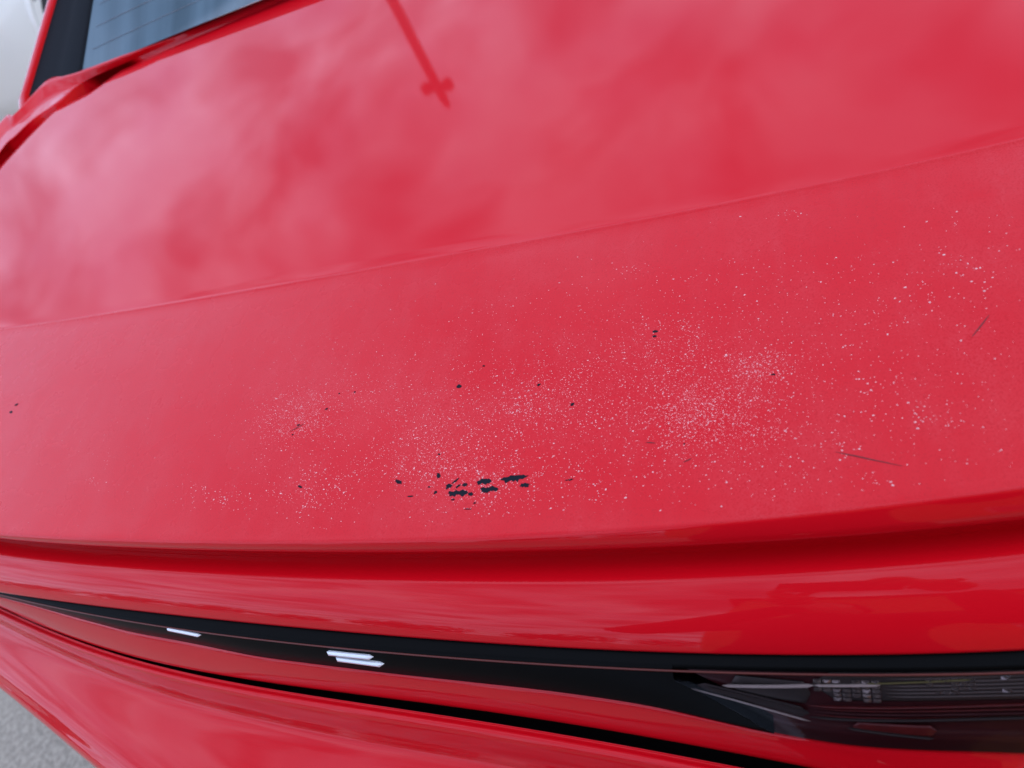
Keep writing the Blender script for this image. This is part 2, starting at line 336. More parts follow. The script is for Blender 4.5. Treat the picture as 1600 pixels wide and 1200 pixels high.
LINES = {
  'crease': ('poly', [0.02487,0.11509,0.03596,0.01693,-0.00429,0.24836]),
  'lip': ('poly', [-0.06367,0.12676,0.08002,0.08454,0.00713,-0.00334]),
  'lipb': ('poly', [0.06849,0.15809,0.00964,0.06955,0.00174,-0.00571]),
  'L3': ('poly', [-0.00391,0.16227,0.06263,0.0781,-0.00458,-0.01803]),
  'L4': ('poly', [0.03021,0.15575,0.06983,0.05441,-0.02085,-0.04919]),
  'L5': ('poly', [0.1543,0.1206,-0.01966,0.08914,-0.01903,-0.05975]),
  'L6': ('pts', [(-0.7,0.01),(-0.357,-0.0296),(-0.301,-0.0356),(-0.248,-0.043),(-0.153,-0.0546),(-0.071,-0.0603),(0.002,-0.0668),(0.13,-0.0707),(0.199,-0.0718),(0.254,-0.0727),(0.319,-0.0756),(0.349,-0.0792),(0.39,-0.0849),(0.435,-0.0887),(0.476,-0.0869),(0.508,-0.0838),(0.72,-0.073),(0.85,-0.015)]),
  'L7': ('poly', [0.71198,0.22053,-0.40355,-0.00304,-0.01843,-0.08245]),
  'L8': ('poly', [0.63571,0.20082,-0.35118,0.00949,-0.03065,-0.09125]),
  'out': ('poly', [-0.08002,0.19165,0.32263,-0.16417,-0.25751]),
}

# ------------------------------------------------------------------ ground
S = 250.0
g = mesh([(-S, -S, 0), (S, -S, 0), (S, S, 0), (-S, S, 0)], [(0, 1, 2, 3)], 'ground', M_GROUND); g['kind'] = 'structure'

# ------------------------------------------------------------------ the red car: feature lines of its tail, in metres
XC = 0.10
ZL = dict(crease=1.09, lip=1.08, lipb=1.067, L3=1.046, L4=1.021, L5=1.016, L6=.996, L7=.962, L8=.960, out=.885)
def line(k, X):
    t, v = LINES[k]
    lo, hi = -.70, .86
    def base(x):
        if t == 'poly': return float(np.polyval(v, x - XC))
        xs = [p[0] for p in v]; ys = [p[1] for p in v]
        ws = np.exp(-((x + np.linspace(-.04, .04, 9)) - x)**2 / (2*.018**2)); ws /= ws.sum()
        return float((np.interp(x + np.linspace(-.04, .04, 9), xs, ys) * ws).sum())
    if X < lo: 
        s = (base(lo+.02) - base(lo)) / .02; d = X - lo; return base(lo) + max(-1.2, min(-.25, s)) * d + 3.0*d*d
    if X > hi:
        s = (base(hi) - base(hi-.02)) / .02; d = X - hi; return base(hi) + min(1.2, max(.25, s)) * d + 3.0*d*d
    return base(X)
FX = [-.70, -.65, -.614, -.518, -.374, -.24, .10, .44, .574, .718, .814, .85, .90]
FY = [.715, .727, .757, .768, .779, .785, .790, .785, .779, .768, .757, .727, .715]
def front(X): return ix(X, FX, FY)
def zfront(Y):                                   # deck height ahead of the crease
    u = max(0.0, Y - .25); return 1.09 + .040*u + .016*u*u
def zduck(X, Y):                                 # the ducktail panel between lip and crease
    yl, yc = line('lip', X), line('crease', X); t = (Y - yl) / (yc - yl)
    return 1.08 + .010*t + .0022*sin(pi*min(1, max(0, t)))
def edge_k(Y): return ix(Y, [.57, .603, .632, .663, .689, .72, .76, .80], [1.0, .996, .979, .960, .941, .914, .885, .86])

car = empty('car', (XC, 0, 0), 'glossy red car with peeling speckled paint and dark chips on its trunk lid', 'car')
# everything below is written in world metres: children of the car keep that by the inverse
def own(o): o.parent = car; o.matrix_parent_inverse = Matrix.Translation((-XC, 0, 0)); return o

def lid_section(X):
    pts = []; mat = []
    yf, yc, yl, yb = front(X), line('crease', X), line('lip', X), line('lipb', X)
    y3, y4 = line('L3', X), line('L4', X)
    pts.append((yf + .004, 1.100)); pts.append((yf + .003, zfront(yf) - .004)); 
    nd = 46
    for i in range(nd):
        Y = yf + (yc + .004 - yf) * i/(nd-1); pts.append((Y, zfront(Y)))
    n0 = len(pts)
    pts += [(yc + .0022, 1.09025), (yc + .0010, 1.09045), (yc, 1.09040), (yc - .0010, 1.09005), (yc - .0022, 1.0898)]
    for i in range(1, 30):
        Y = yc - .003 + (yl + .007 - yc + .003) * i/29; pts.append((Y, zduck(X, Y)))
    n1 = len(pts)
    pts += [(yl + .003, 1.0801), (yl + .0008, 1.0796), (yl - .0004, 1.0785), (yl*.5 + yb*.5 - .0015, 1.0725), (yb, 1.067), (yb + .0015, 1.0640),
            (yb + .005, 1.0620), (yb + .011, 1.0585), (yb + .016, 1.0540), (yb + .0185, 1.0485), (yb + .018, 1.0425), (yb + .0145, 1.0385), (yb + .0095, 1.0375)]
    ya, za = yb + .0095, 1.0375                      # gutter floor climbs back to the crest of the bulge
    for i in range(1, 8):
        t = i/7; pts.append((ya + (y3 - ya)*t, za + (1.0458 - za)*(1.15*t - .15*t*t*t)))
    for i in range(1, 25):                            # the bulge: nearly flat at its crest, about 60 degrees steep at the lower edge
        t = i/24; a0, a1 = rad(72), rad(27); a = a0 + (a1 - a0)*t
        pts.append((y3 + (y4 - y3)*(cos(a) - cos(a0))/(cos(a1) - cos(a0)), 1.046 + (1.021 - 1.046)*(sin(a0) - sin(a))/(sin(a0) - sin(a1))))
    pts += [(y4 + .0006, 1.0195), (y4 + .0025, 1.0190), (y4 + .05, 1.0190)]
    return pts, n0, n1
rows = []
NS = 170
for s in range(NS + 1):
    u = s/NS; u = u - .06*sin(2*pi*u)/(2*pi)
    X0 = -.722 + 1.644*u
    pts, n0, n1 = lid_section(X0)
    rows.append([(XC + (X0 - XC)*edge_k(y), y, z) for y, z in pts])
# turn the two side edges down into the shut lines
def skirt(row, sx): return [(x + sx*.004, y, z - .006) for x, y, z in row], [(x + sx*.0045, y, z - .03) for x, y, z in row]
a, b = skirt(rows[0], -1); c, d = skirt(rows[-1], 1)
rows = [b, a] + rows + [c, d]
lid = own(grid(rows, 'trunk_lid', [M_PAINT, M_WORN], matidx=lambda i, j: 1 if n0 <= j < n1 + 1 else 0))

def add_chip(poly, z_off, mat, name, thick=.0002):
    """a flake hole: dark primer patch seated in the paint, with a rim"""
    n = len(poly); c = (sum(p[0] for p in poly)/n, sum(p[1] for p in poly)/n)
    vs = [(x, y, zduck(x, y) + z_off - .0004) for x, y in poly]
    vs += [(c[0] + (x-c[0])*.93, c[1] + (y-c[1])*.93, zduck(x, y) + z_off) for x, y in poly]
    vs.append((c[0], c[1], zduck(*c) + z_off - .00005))
    fs = [(i, (i+1) % n, n + (i+1) % n, n + i) for i in range(n)] + [(n+i, n+(i+1) % n, 2*n) for i in range(n)]
    area = sum(poly[i][0]*poly[(i+1) % n][1] - poly[(i+1) % n][0]*poly[i][1] for i in range(n))
    if area < 0: fs = [f[::-1] for f in fs]
    return mesh(vs, fs, name, mat, lid)
lid_inv = lid.matrix_parent_inverse.copy()
def sub(o, par):                                  # sub-part: parts have identity world matrices
    o.parent = par; return o
def ragged(poly):                                  # broken paint edge
    out = []; n = len(poly)
    for i in range(n):
        a, b_ = poly[i], poly[(i+1) % n]; L = math.hypot(b_[0]-a[0], b_[1]-a[1])
        out.append(a)
        for t in (.33, .67):
            o = random.gauss(0, .20)*L; out.append((a[0]+(b_[0]-a[0])*t - (b_[1]-a[1])/max(L, 1e-6)*o, a[1]+(b_[1]-a[1])*t + (b_[0]-a[0])/max(L, 1e-6)*o))
    return out
for poly in CHIPS: add_chip(ragged(poly), .00022, M_CHIP, 'paint_chip')
for pts in SCRATCH:
    if pts is SCRATCH[4]: continue
    vs = []; fs = []; m = len(pts)
    dense = []
    for (x0, y0), (x1, y1) in zip(pts[:-1], pts[1:]):
        dense += [(x0+(x1-x0)*k/6, y0+(y1-y0)*k/6) for k in range(6)]
    dense.append(pts[-1]); m = len(dense)
    for i, (x, y) in enumerate(dense):
        tx, ty = dense[min(i+1, m-1)][0]-dense[max(i-1, 0)][0], dense[min(i+1, m-1)][1]-dense[max(i-1, 0)][1]
        L = math.hypot(tx, ty) or 1; w = .00034*sin(pi*(i+.4)/(m-.2))+.00005
        j = random.uniform(-.00008, .00008)
        for s in (-1, 1):
            px, py = x - ty/L*w*s, y + tx/L*w*s + j; vs.append((px, py, zduck(px, py) + .00018))
    for i in range(m-1): fs.append((2*i, 2*i+2, 2*i+3, 2*i+1))
    light = pts is SCRATCH[4]
    mesh(vs, fs, 'scratch', M_SPECK if light else M_SCRATCH, lid)
# thousands of tiny flakes of lifted clear coat
rs = np.random.default_rng(11); vs = []; fs = []
def flake(x, y, r):
    k = len(vs); n = 6; el = rs.uniform(1.0, 1.9); th = rs.normal(.25, .35); ct, st = cos(th), sin(th); h = r*rs.uniform(.25, .55)
    z = zduck(x, y)
    for i in range(n):
        g = 2*pi*i/n; q = r*rs.uniform(.75, 1.2); ux, uy = cos(g)*q*el, sin(g)*q
        X, Y = x + ux*ct - uy*st, y + ux*st + uy*ct; vs.append((X, Y, z - .00003))
    for i in range(n):
        g = 2*pi*i/n; q = r*.5; ux, uy = cos(g)*q*el, sin(g)*q
        vs.append((x + ux*ct - uy*st, y + ux*st + uy*ct, z + h*rs.uniform(.7, 1.2)))
    for i in range(n): fs.append((k+i, k+(i+1) % n, k+n+(i+1) % n, k+n+i))
    fs.append(tuple(k+n+i for i in range(n)))
for (cx, cy, ax, ay, bx, by, n, s) in SPECKS:
    sub_c = [(rs.normal()*1.1, rs.normal()*1.1, rs.uniform(.12, .6)) for _ in range(max(4, int(n)//22))]
    for _ in range(int(n*2.5)):
        if rs.random() < .38:
            q = sub_c[rs.integers(len(sub_c))]; a_, b_ = q[0] + rs.normal()*q[2], q[1] + rs.normal()*q[2]
        else:
            h = (rs.chisquare(8)/8)**-.5; a_, b_ = rs.normal()*h, rs.normal()*h       # long-tailed: dense heart, thin fringe
        x, y = cx + a_*ax + b_*bx, cy + a_*ay + b_*by
        if not (-.5 < x < .7) or not (line('lip', x) + .010 < y < .238): continue
        flake(x, y, min(.8, s)*(.00033 if rs.random() < .27 else .00021)*float(np.exp(min(.75, rs.normal()*.45))))
sp = mesh(vs, fs, 'paint_flakes', M_SPECK, lid); sp['kind'] = 'stuff'
# a few on the bulge
# ------------------------------------------------------------------ light bar across the tail
XL, XR, XLAMP = -.74, .93, .347
def bar_face(X, t, inset=0.0):
    y5, y6 = line('L5', X), line('L6', X); Y = y5 + (y6 - y5)*t - .0012*sin(pi*t) + inset
    return (X, Y, 1.016 + (.996 - 1.016)*t)
def xs(a, b, n): return [a + (b-a)*i/n for i in range(n+1)]
def bar_sec(X, inset=0.0):
    y5, y6 = line('L5', X), line('L6', X)
    r = [(X, y5 + .05, 1.0180), (X, y5 + .02 , 1.0176), (X, y5 + .004, 1.0172), (X, y5 + .001, 1.0168)]
    r += [bar_face(X, t, inset) for t in [i/14 for i in range(15)]]
    r += [(X, y6 + .001, .9945), (X, y6 + .005, .9938), (X, y6 + .04, .9938)]
    return r
def split(z): return XLAMP - .004 + .055*min(1.0, max(0.0, (1.012 - z)/.016))      # the lamp's inner end runs down and out to a point
def slant(x0, x1, n, inset=0.0, left=True):
    out = []
    for i in range(n + 1):
        u = i/n; row = []
        base_x = x0 + (x1 - x0)*u
        for (X, y, z) in bar_sec(base_x, inset):
            e = split(z); xx = x0 + (e - x0)*u if left else e + (x1 - e)*u
            row.append((xx, 0, z))
        # re-evaluate the depth at the slanted abscissa
        row = [bar_sec(p[0], inset)[j] for j, p in enumerate(row)]
        out.append(row)
    return out
bar = own(grid(slant(XL, XLAMP, 110), 'light_bar', M_BLACK))
seam = tube([(X, line('L5', X) - .0002, 1.0161) for X in xs(XL, XR, 130)], .0007, 'seam_strip', M_SEAM, bar, 6)
def bar_rib(x0, x1, t0, t1, w, h, name, mat, parent, inset=0.0, n=14):
    """a raised bar lying on the face of the light bar from (x0,t0) to (x1,t1)"""
    secs = []
    for i in range(n+1):
        u = i/n; X = x0 + (x1-x0)*u; t = t0 + (t1-t0)*u; e = min(1, (sin(pi*min(1, max(0, u)))*6)**.5 + .05)
        ww, hh = w*e, h*e; sec = []
        for dt, dh in ((-1, 0), (-.9, .6), (-.5, 1), (.5, 1), (.9, .6), (1, 0), (.6, -.6), (-.6, -.6)):
            p = bar_face(X, t + dt*ww/.036, inset); sec.append((p[0], p[1] - dh*hh*.8, p[2] + dh*hh*.45))
        secs.append(sec)
    return grid(secs, name, mat, parent, closed=True, flip=True)
# bright badge strokes standing on the bar
bar_rib(-.0855, -.0465, .06, .16, .0024, .0024, 'badge_stroke', M_BADGE, bar)
bar_rib(.0825, .1250, .21, .215, .0026, .0028, 'badge_stroke', M_BADGE, bar)
bar_rib(.0890, .1320, .42, .47, .0028, .0032, 'badge_stroke', M_BADGE, bar)
M_PLATE = simple('dim_mirror_plate', (.085, .088, .084), .3, .4); M_RIB = simple('clear_rib', (.22, .22, .21), .25, .3); M_RIB2 = simple('smoked_rib', (.10, .035, .04), .3)
# ------------------------------------------------------------------ tail lamp at the right end of the bar
lamp = own(grid(slant(XLAMP, XR, 70, .010, False), 'tail_lamp', [M_MAROON, M_BLACK], matidx=lambda i, j: 1 if j < 6 else 0))
grid([r[4:19] for r in slant(XLAMP, XR, 70, 0.0, False)], 'lens', M_LENS, lamp)
def seg(p0, p1, w, h, name, mat, inset=.004): return bar_rib(p0[0], p1[0], p0[1], p1[1], w, h, name, mat, lamp, inset)
seg((.3708, .36), (.4220, .25), .0009, .0010, 'light_guide', M_GUIDE)
seg((.4220, .25), (.4560, .22), .0005, .001, 'light_guide', M_GUIDE)
seg((.4480, .21), (.5000, .16), .0003, .0006, 'light_guide', simple('yellow_guide', (.22, .24, .09), .4))
seg((.3508, .49), (.4186, .80), .0004, .0007, 'lens_rim', M_GUIDE)
seg((.3602, .41), (.4178, .64), .0004, .0006, 'lens_rim', M_GUIDEC)
seg((.356, .46), (.4180, .72), .0030, .0006, 'clear_wedge', M_GUIDEC, .0055)
seg((.4170, .55), (.5600, .42), .0004, .001, 'lens_rib', M_PINKREF)
seg((.4170, .73), (.5600, .58), .0005, .001, 'lens_rib', M_GUIDEC)
seg((.437, .84), (.4795, .925), .0005, .001, 'lens_rib', M_GUIDEC)
seg((.440, .85), (.4810, .86), .0028, .0006, 'red_reflector', M_PINKREF, .0055)
seg((.376, .42), (.4195, .46), .0060, .0005, 'mirror_plate', M_PLATE, .0075)
seg((.4205, .34), (.5900, .26), .0075, .0005, 'mirror_plate', M_PLATE, .0080)
for k in range(6): seg((.4575, .20 + .045*k), (.60, .14 + .045*k), .00022, .0006, 'lens_rib', M_RIB, .0062)
for k in range(4): seg((.4200, .60 + .05*k), (.60, .46 + .05*k), .00022, .0006, 'lens_rib', M_PINKREF if k % 2 else M_RIB2, .0062)
vs = []; fs = []
def facets(x0, x1, t0, t1, nx, ny, keep):
    for i in range(nx):
        for j in range(ny):
            if rs.random() > keep(i/nx, j/ny): continue
            a0 = x0 + (x1-x0)*i/nx; a1 = x0 + (x1-x0)*(i+.84)/nx; b0 = t0 + (t1-t0)*j/ny; b1 = t0 + (t1-t0)*(j+.76)/ny
            q = [bar_face(a0, b0, .0055), bar_face(a1, b0, .0055), bar_face(a1, b1, .0055), bar_face(a0, b1, .0055)]
            k = len(vs); m = np.mean(q, axis=0) + np.array((rs.uniform(-.0006, .0006), -.0013, .0009 + rs.uniform(-.0003, .0003)))
            vs.extend(q); vs.append(tuple(m))
            for e in range(4): fs.append((k+(e+1) % 4, k+e, k+4))
facets(.4215, .4565, .20, .50, 7, 5, lambda u, v: .8 - .5*max(0, v - .55 - .3*u))
facets(.478, .502, .18, .38, 6, 4, lambda u, v: .45 + .3*(u > .5))
facets(.513, .560, .16, .36, 9, 4, lambda u, v: .35)
mesh(vs, fs, 'facet_reflector', M_FACET, lamp)['kind'] = 'stuff'
# ------------------------------------------------------------------ painted strip below the bar, and the bumper
def low_sec(X):
    y6, y7 = line('L6', X), line('L7', X)
    P = [(y6 + .03, .9915), (y6 + .004, .9918), (y6 + .0005, .9910)]
    for i in range(1, 10):
        t = i/9; P.append((y6 + (y7 - y6)*t - .0012*sin(pi*t), .9905 + (.9635 - .9905)*t))
    P += [(y7 + .0008, .9618), (y7 + .003, .9610), (y7 + .03, .9610)]
    return [(X, y, z) for y, z in P]
lows = [low_sec(X) for X in xs(-.735, .5205, 110)]
lows.append([(x + .003, y + .006, z) for x, y, z in lows[-1]]); lows.append([(x + .0005, y + .03, z) for x, y, z in lows[-1]])
own(grid(lows, 'lower_panel', M_PAINT))
def bump_sec(X):
    y8, yo = line('L8', X), line('out', X); m = yo - y8
    q = min(1.0, max(.15, -m/.165)); y8 -= .0025
    P = [(y8 + .0070, .87), (y8 + .0065, .9500), (y8 + .0045, .9565), (y8 + .0005, .9592), (y8 - .0035*q, .9560), (y8 - .009*q, .9460), (y8 - .015*q, .9350), (y8 - .026*q, .9270), (y8 + m*.46, .9195), (y8 + m*.66, .9130),
         (yo + .034*q, .9065), (yo + .024*q, .9025), (yo + .016*q, .8965), (yo + .008*q, .8850), (yo + .003*q, .870), (yo, .85), (yo + .001, .80), (yo + .01, .62), (yo + .03, .45), (yo + .07, .34), (yo + .2, .30)]
    return [(X, y, z) for y, z in catmull(P, 5)]
def bx(u): return XC + .93*(1.0 if u > 0 else -1.0)*abs(u)**.92
own(grid([bump_sec(bx(-1 + 2*i/150)) for i in range(151)], 'bumper', M_PAINT))
# added dark shell behind the shut lines; blocks light leaking through
def shell_sec(X): return [(X, line('L5', X) + .060, 1.035), (X, line('L5', X) + .045, 1.01), (X, line('L6', X) + .035, .98), (X, line('L7', X) + .036, .945), (X, line('L7', X) + .025, .885), (X, line('L8', X) + .002, .882), (X, line('L8', X) + .002, .875)]
own(grid([shell_sec(X) for X in xs(-.86, 1.02, 60)], 'light_leak_shell', M_GAP))
# ------------------------------------------------------------------ flanks: shoulder, pillar, cowl, window
def mirror(p): return (2*XC - p[0], p[1], p[2])
SH = [  # from the middle of the cowl out to the glass corner and back along the shoulder: shut line A, crest B and C, upper line D
 [(.10, .7935, 1.1185)]*3 + [(.10, .7970, 1.1205)],
 [(-.10, .7920, 1.1185)]*3 + [(-.10, .7955, 1.1205)],
 [(-.24, .7880, 1.1185)]*3 + [(-.24, .7920, 1.1205)],
 [(-.374, .781, 1.1185)]*3 + [(-.372, .7865, 1.1215)],
 [(-.491, .772, 1.1182)]*3 + [(-.480, .7690, 1.1275)],
 [(-.614, .758, 1.1180)]*3 + [(-.616, .7650, 1.1290)],
 [(-.651, .7205, 1.1145), (-.653, .7225, 1.1175), (-.668, .747, 1.1182), (-.692, .7735, 1.1318)],
 [(-0.6853, 0.7048, 1.1105), (-0.6828, 0.7103, 1.1155), (-0.7037, 0.7343, 1.1180), (-0.7130, 0.7646, 1.1305)],
 [(-0.7078, 0.6857, 1.1080), (-0.7024, 0.6920, 1.1155), (-0.7214, 0.7203, 1.1175), (-0.7292, 0.7343, 1.1280)],
 [(-0.7264, 0.6577, 1.1055), (-0.7179, 0.6637, 1.1150), (-0.7420, 0.6967, 1.1165), (-0.7452, 0.7134, 1.1260)],
 [(-0.7429, 0.6302, 1.1035), (-0.7293, 0.6330, 1.1145), (-0.7587, 0.6715, 1.1160), (-0.7753, 0.7076, 1.1250)],
 [(-.7275, .45, 1.0965), (-.736, .462, 1.1045), (-.768, .490, 1.1055), (-.803, .5200, 1.1100)],
 [(-.7285, .27, 1.0890), (-.737, .278, 1.0970), (-.774, .298, 1.0975), (-.812, .3150, 1.1020)],
 [(-.7285, .10, 1.0830), (-.737, .106, 1.0905), (-.777, .115, 1.0895), (-.816, .1250, 1.0900)]]
ROLL = [0]*7 + [.25, .6, 1, 1, 1, 1, 1]
for side in (0, 1):
    rows = []
    fine = [catmull([s[k] for s in SH], 4) for k in range(4)]
    for i in range(len(fine[0])):
        A, B, C, D = (fine[k][i] for k in range(4)); w = ix(i/4, range(len(ROLL)), ROLL)
        L = lambda p, q, t: np.array(p)*(1-t) + np.array(q)*t
        r = [A + (.002, 0, -.04), A, L(A, B, .3), L(A, B, .6), L(A, B, .86), L(A, B, .97), L(B, C, .05), L(B, C, .2), L(B, C, .5), L(B, C, .8), L(C, D, .03), L(C, D, .2), L(C, D, .5), L(C, D, .8), D]
        tuck = [D + (0, .008, .000), D + (0, .02, -.003), D + (0, .04, -.02), D + (0, .05, -.04), D + (0, .05, -.05), D + (0, .05, -.06), D + (0, .05, -.07)]
        roll = [D + (-.010, .002, -.004), D + (-.020, .004, -.014), D + (-.027, .006, -.034), np.array((-.848, D[1], 1.02)), np.array((-.852, D[1]-.02, .85)), np.array((-.842, D[1]-.03, .60)), np.array((-.81, D[1]-.03, .32))]
        r += [L(t, o, w) for t, o in zip(tuck, roll)]
        rows.append([mirror(p) if side else tuple(p) for p in r])
    own(grid(rows, 'quarter_panel', M_PAINT, flip=bool(side)))
# glass plane: rises forward at 28 degrees from the cowl
def gz(y): return 1.126 + .5317*(y - .770) - .05*max(0, y - .95)**2
Ys = [.770, .80, .87, .95, 1.05, 1.15, 1.27, 1.40]
def gx(y): return -.618 + .235*(y - .77)                       # glass edge
def px(y): return -.764 + .50*(y - .753)                       # inner edge of the painted pillar
rows = [[(gx(y) + (2*XC - 2*gx(y))*u, y + .024*(1 - (2*u-1)**2)*(0.3 if y == Ys[0] else 1), gz(y + 0) + .012*(1 - (2*u-1)**2)*.5) for u in [i/24 for i in range(25)]] for y in Ys]
win = own(grid(rows, 'rear_window', M_GLASSD))
for k in range(9):
    y = .80 + k*.032
    tube([(gx(y) + .02 + (2*XC - 2*gx(y) - .04)*u, y + .024*(1 - (2*u-1)**2), gz(y) + .006*(1 - (2*u-1)**2) + .0003) for u in [i/24 for i in range(25)]], .00035, 'defroster_line', M_DEFROST, win, 5)
for side in (0, 1):
    mf = mirror if side else (lambda p: p)
    rows = []; rows2 = []
    for y in [.62, .70] + Ys:
        a, b = px(y), gx(y); z = gz(y)
        if y > .765: rows.append([mf(p) for p in [(a - .003, y, z - .004), (a + .006, y, z - .003), (a + (b-a)*.45, y, z - .001), (a + (b-a)*.62, y, z + .001), (a + (b-a)*.66, y, z + .0022), (a + (b-a)*.95, y, z + .0022), (b + .002, y, z + .0015), (b + .004, y, z - .004)]])
        o = a - .030
        if y < .75: z -= .03*(.80 - y)/.1
        rows2.append([mf(p) for p in [(a + .004, y, z - .008), (a + .001, y, z + .001), (a - .004, y, z + .0025), (a - .014, y, z + .001), (o, y, z - .008), (o - .010, y, z - .03), (o - .018, y, z - .10), (o - .02, y, z - .25)]])
    own(grid(rows, 'window_seal', M_TRIM, flip=not side))
    own(grid([[tuple(q) for q in catmull(r, 3)] for r in rows2], 'roof_pillar', M_PAINT, flip=not side))
# roof and the closed front part of the body (beyond the frame)
def roof_row(y, z, w): return [(XC + w*sin(a), y, z - .20*(1 - cos(a))) for a in [rad(-60 + 5*i) for i in range(25)]]
own(grid([roof_row(1.40, gz(1.40) + .006, .60), roof_row(1.55, 1.462, .62), roof_row(1.8, 1.478, .64), roof_row(2.3, 1.47, .64), roof_row(2.8, 1.42, .62)], 'roof', M_PAINT))
own(box((-.80, .75, .30), (1.0, 3.9, .98), 'body_side', M_PAINT, bevel=.06))
own(box((-.70, .25, .25), (.90, .8, .90), 'floor_pan', M_GAP, bevel=.02))
vs, fs = lathe([(-.11, .20), (-.11, .30), (-.08, .325), (.08, .325), (.11, .30), (.11, .20)], 36)
vr, fr_ = lathe([(-.112, .0), (-.10, .05), (-.09, .18), (-.113, .205)], 36)
for sx in (-.72, .92):
    for yy in (.95, 3.45):
        s = 1 if sx < 0 else -1
        w = own(mesh([(x*s + sx, y + yy, z + .325) for x, y, z in vs], fs, 'wheel', M_TYRE, smooth=True))
        mesh([(x*s + sx, y + yy, z + .325) for x, y, z in vr], fr_, 'rim', M_RIM, w, True)

# ------------------------------------------------------------------ what stands around: seen past the tail or mirrored in the paint
def post(base, top, name, label):
    b = Vector(base); t = Vector(top); ax = (t - b).normalized(); side = ax.cross(Vector((0, 1, 0))).normalized()
    root = empty(name, base, label, 'lamp post', None)
    def P(o): o.parent = root; o.matrix_parent_inverse = Matrix.Translation(-b); return o
    P(tube([b, b + ax*.5, b + ax*.55, t], [.14, .13, .11, .09], 'pole', M_POST, None, 12))
    P(tube([t - ax*.26 - side*.27, t - ax*.26, t - ax*.26 + side*.27], .06, 'crossarm', M_POST, None, 8))
    for s in (-1, 1):
        c = t - ax*.26 + side*.22*s
        P(tube([c + ax*.08, c + ax*.05, c - ax*.09, c - ax*.13], [.06, .10, .11, .06], 'lamp_head', M_POST, None, 12))
    P(tube([t, t + ax*.1, t + ax*.2], [.06, .075, .02], 'finial', M_POST, None, 10))
    return root
M_POST = simple('dark_painted_steel', (.03, .03, .032), .5)

def brick_mat():
    M = Mat('orange_brick'); v = M.obj()
    br = M.n('ShaderNodeTexBrick'); M.l(v, br.inputs['Vector']); 
    mp = M.n('ShaderNodeMapping'); M.l(v, mp.inputs[0]); mp.inputs['Rotation'].default_value = (rad(90), 0, 0); M.l(mp.outputs[0], br.inputs['Vector'])
    br.inputs['Color1'].default_value = (.74, .31, .07, 1); br.inputs['Color2'].default_value = (.64, .25, .06, 1); br.inputs['Mortar'].default_value = (.3, .27, .24, 1)
    br.inputs['Scale'].default_value = 4.0; M.l(br.outputs['Color'], M.b.inputs['Base Color']); M.set(Roughness=.9); return M.m
M_BRICK = brick_mat(); M_SLATE = simple('dark_roof', (.05, .045, .045), .7); M_FRAME = simple('white_frame', (.6, .6, .58), .5)
BX0, BX1, BY0, BY1, BH = -.35, 13.0, -5.0, -11.0, 9.2  # unseen building, raised and widened to keep sky light off the tail
bld = empty('brick_building', (7, -8, 0), 'orange brick building mirrored in the right end of the red trunk edge', 'building')
def B(o): o.parent = bld; o.matrix_parent_inverse = Matrix.Translation((-7, 8, 0)); return o
# front wall built round its openings
holes = [(2.2, 3.4, .9, 2.3), (5.0, 6.2, .9, 2.3), (8.0, 9.0, .02, 2.2), (10.4, 11.6, .9, 2.3), (2.2, 3.4, 3.3, 4.4), (5.0, 6.2, 3.3, 4.4), (10.4, 11.6, 3.3, 4.4)]
gxs = sorted({BX0, BX1, *[h[0] for h in holes], *[h[1] for h in holes]}); gzs = sorted({0, BH, *[h[2] for h in holes], *[h[3] for h in holes]})
vs = []; fs = []
def quad(a, b, c, d): k = len(vs); vs.extend([a, b, c, d]); fs.append((k, k+1, k+2, k+3))
for i in range(len(gxs)-1):
    for j in range(len(gzs)-1):
        cx, cz = (gxs[i]+gxs[i+1])/2, (gzs[j]+gzs[j+1])/2
        if any(h[0] < cx < h[1] and h[2] < cz < h[3] for h in holes): continue
        quad((gxs[i+1], BY0, gzs[j]), (gxs[i], BY0, gzs[j]), (gxs[i], BY0, gzs[j+1]), (gxs[i+1], BY0, gzs[j+1]))
for h in holes:
    for (p, q) in (((h[0], h[2]), (h[1], h[2])), ((h[1], h[2]), (h[1], h[3])), ((h[1], h[3]), (h[0], h[3])), ((h[0], h[3]), (h[0], h[2]))):
        quad((p[0], BY0, p[1]), (q[0], BY0, q[1]), (q[0], BY0-.12, q[1]), (p[0], BY0-.12, p[1]))
quad((BX0, BY0, 0), (BX0, BY1, 0), (BX0, BY1, BH), (BX0, BY0, BH)); quad((BX1, BY1, 0), (BX1, BY0, 0), (BX1, BY0, BH), (BX1, BY1, BH)); quad((BX0, BY1, 0), (BX1, BY1, 0), (BX1, BY1, BH), (BX0, BY1, BH))
B(mesh(vs, fs, 'wall', M_BRICK))
B(box((BX0-.25, BY1-.25, BH), (BX1+.25, BY0+.25, BH+.22), 'roof', M_SLATE, bevel=.03))
for h in holes:
    if h[2] < .1: B(box((h[0]+.01, BY0-.11, h[2]), (h[1]-.01, BY0-.06, h[3]-.01), 'door', M_SLATE)); continue
    f = B(box((h[0]+.004, BY0-.118, h[2]+.004), (h[1]-.004, BY0-.05, h[3]-.004), 'window', M_FRAME))
    for s in (0, 1):
        m = (h[0]+h[1])/2; x0, x1 = (h[0]+.07, m-.03) if s == 0 else (m+.03, h[1]-.07)
        p = box((x0, BY0-.06, h[2]+.07), (x1, BY0-.046, h[3]-.07), 'pane', M_GLASSD); p.parent = f; p.matrix_parent_inverse = f.matrix_parent_inverse.copy() if False else Matrix()
        p.matrix_parent_inverse = Matrix.Translation((0, 0, 0))

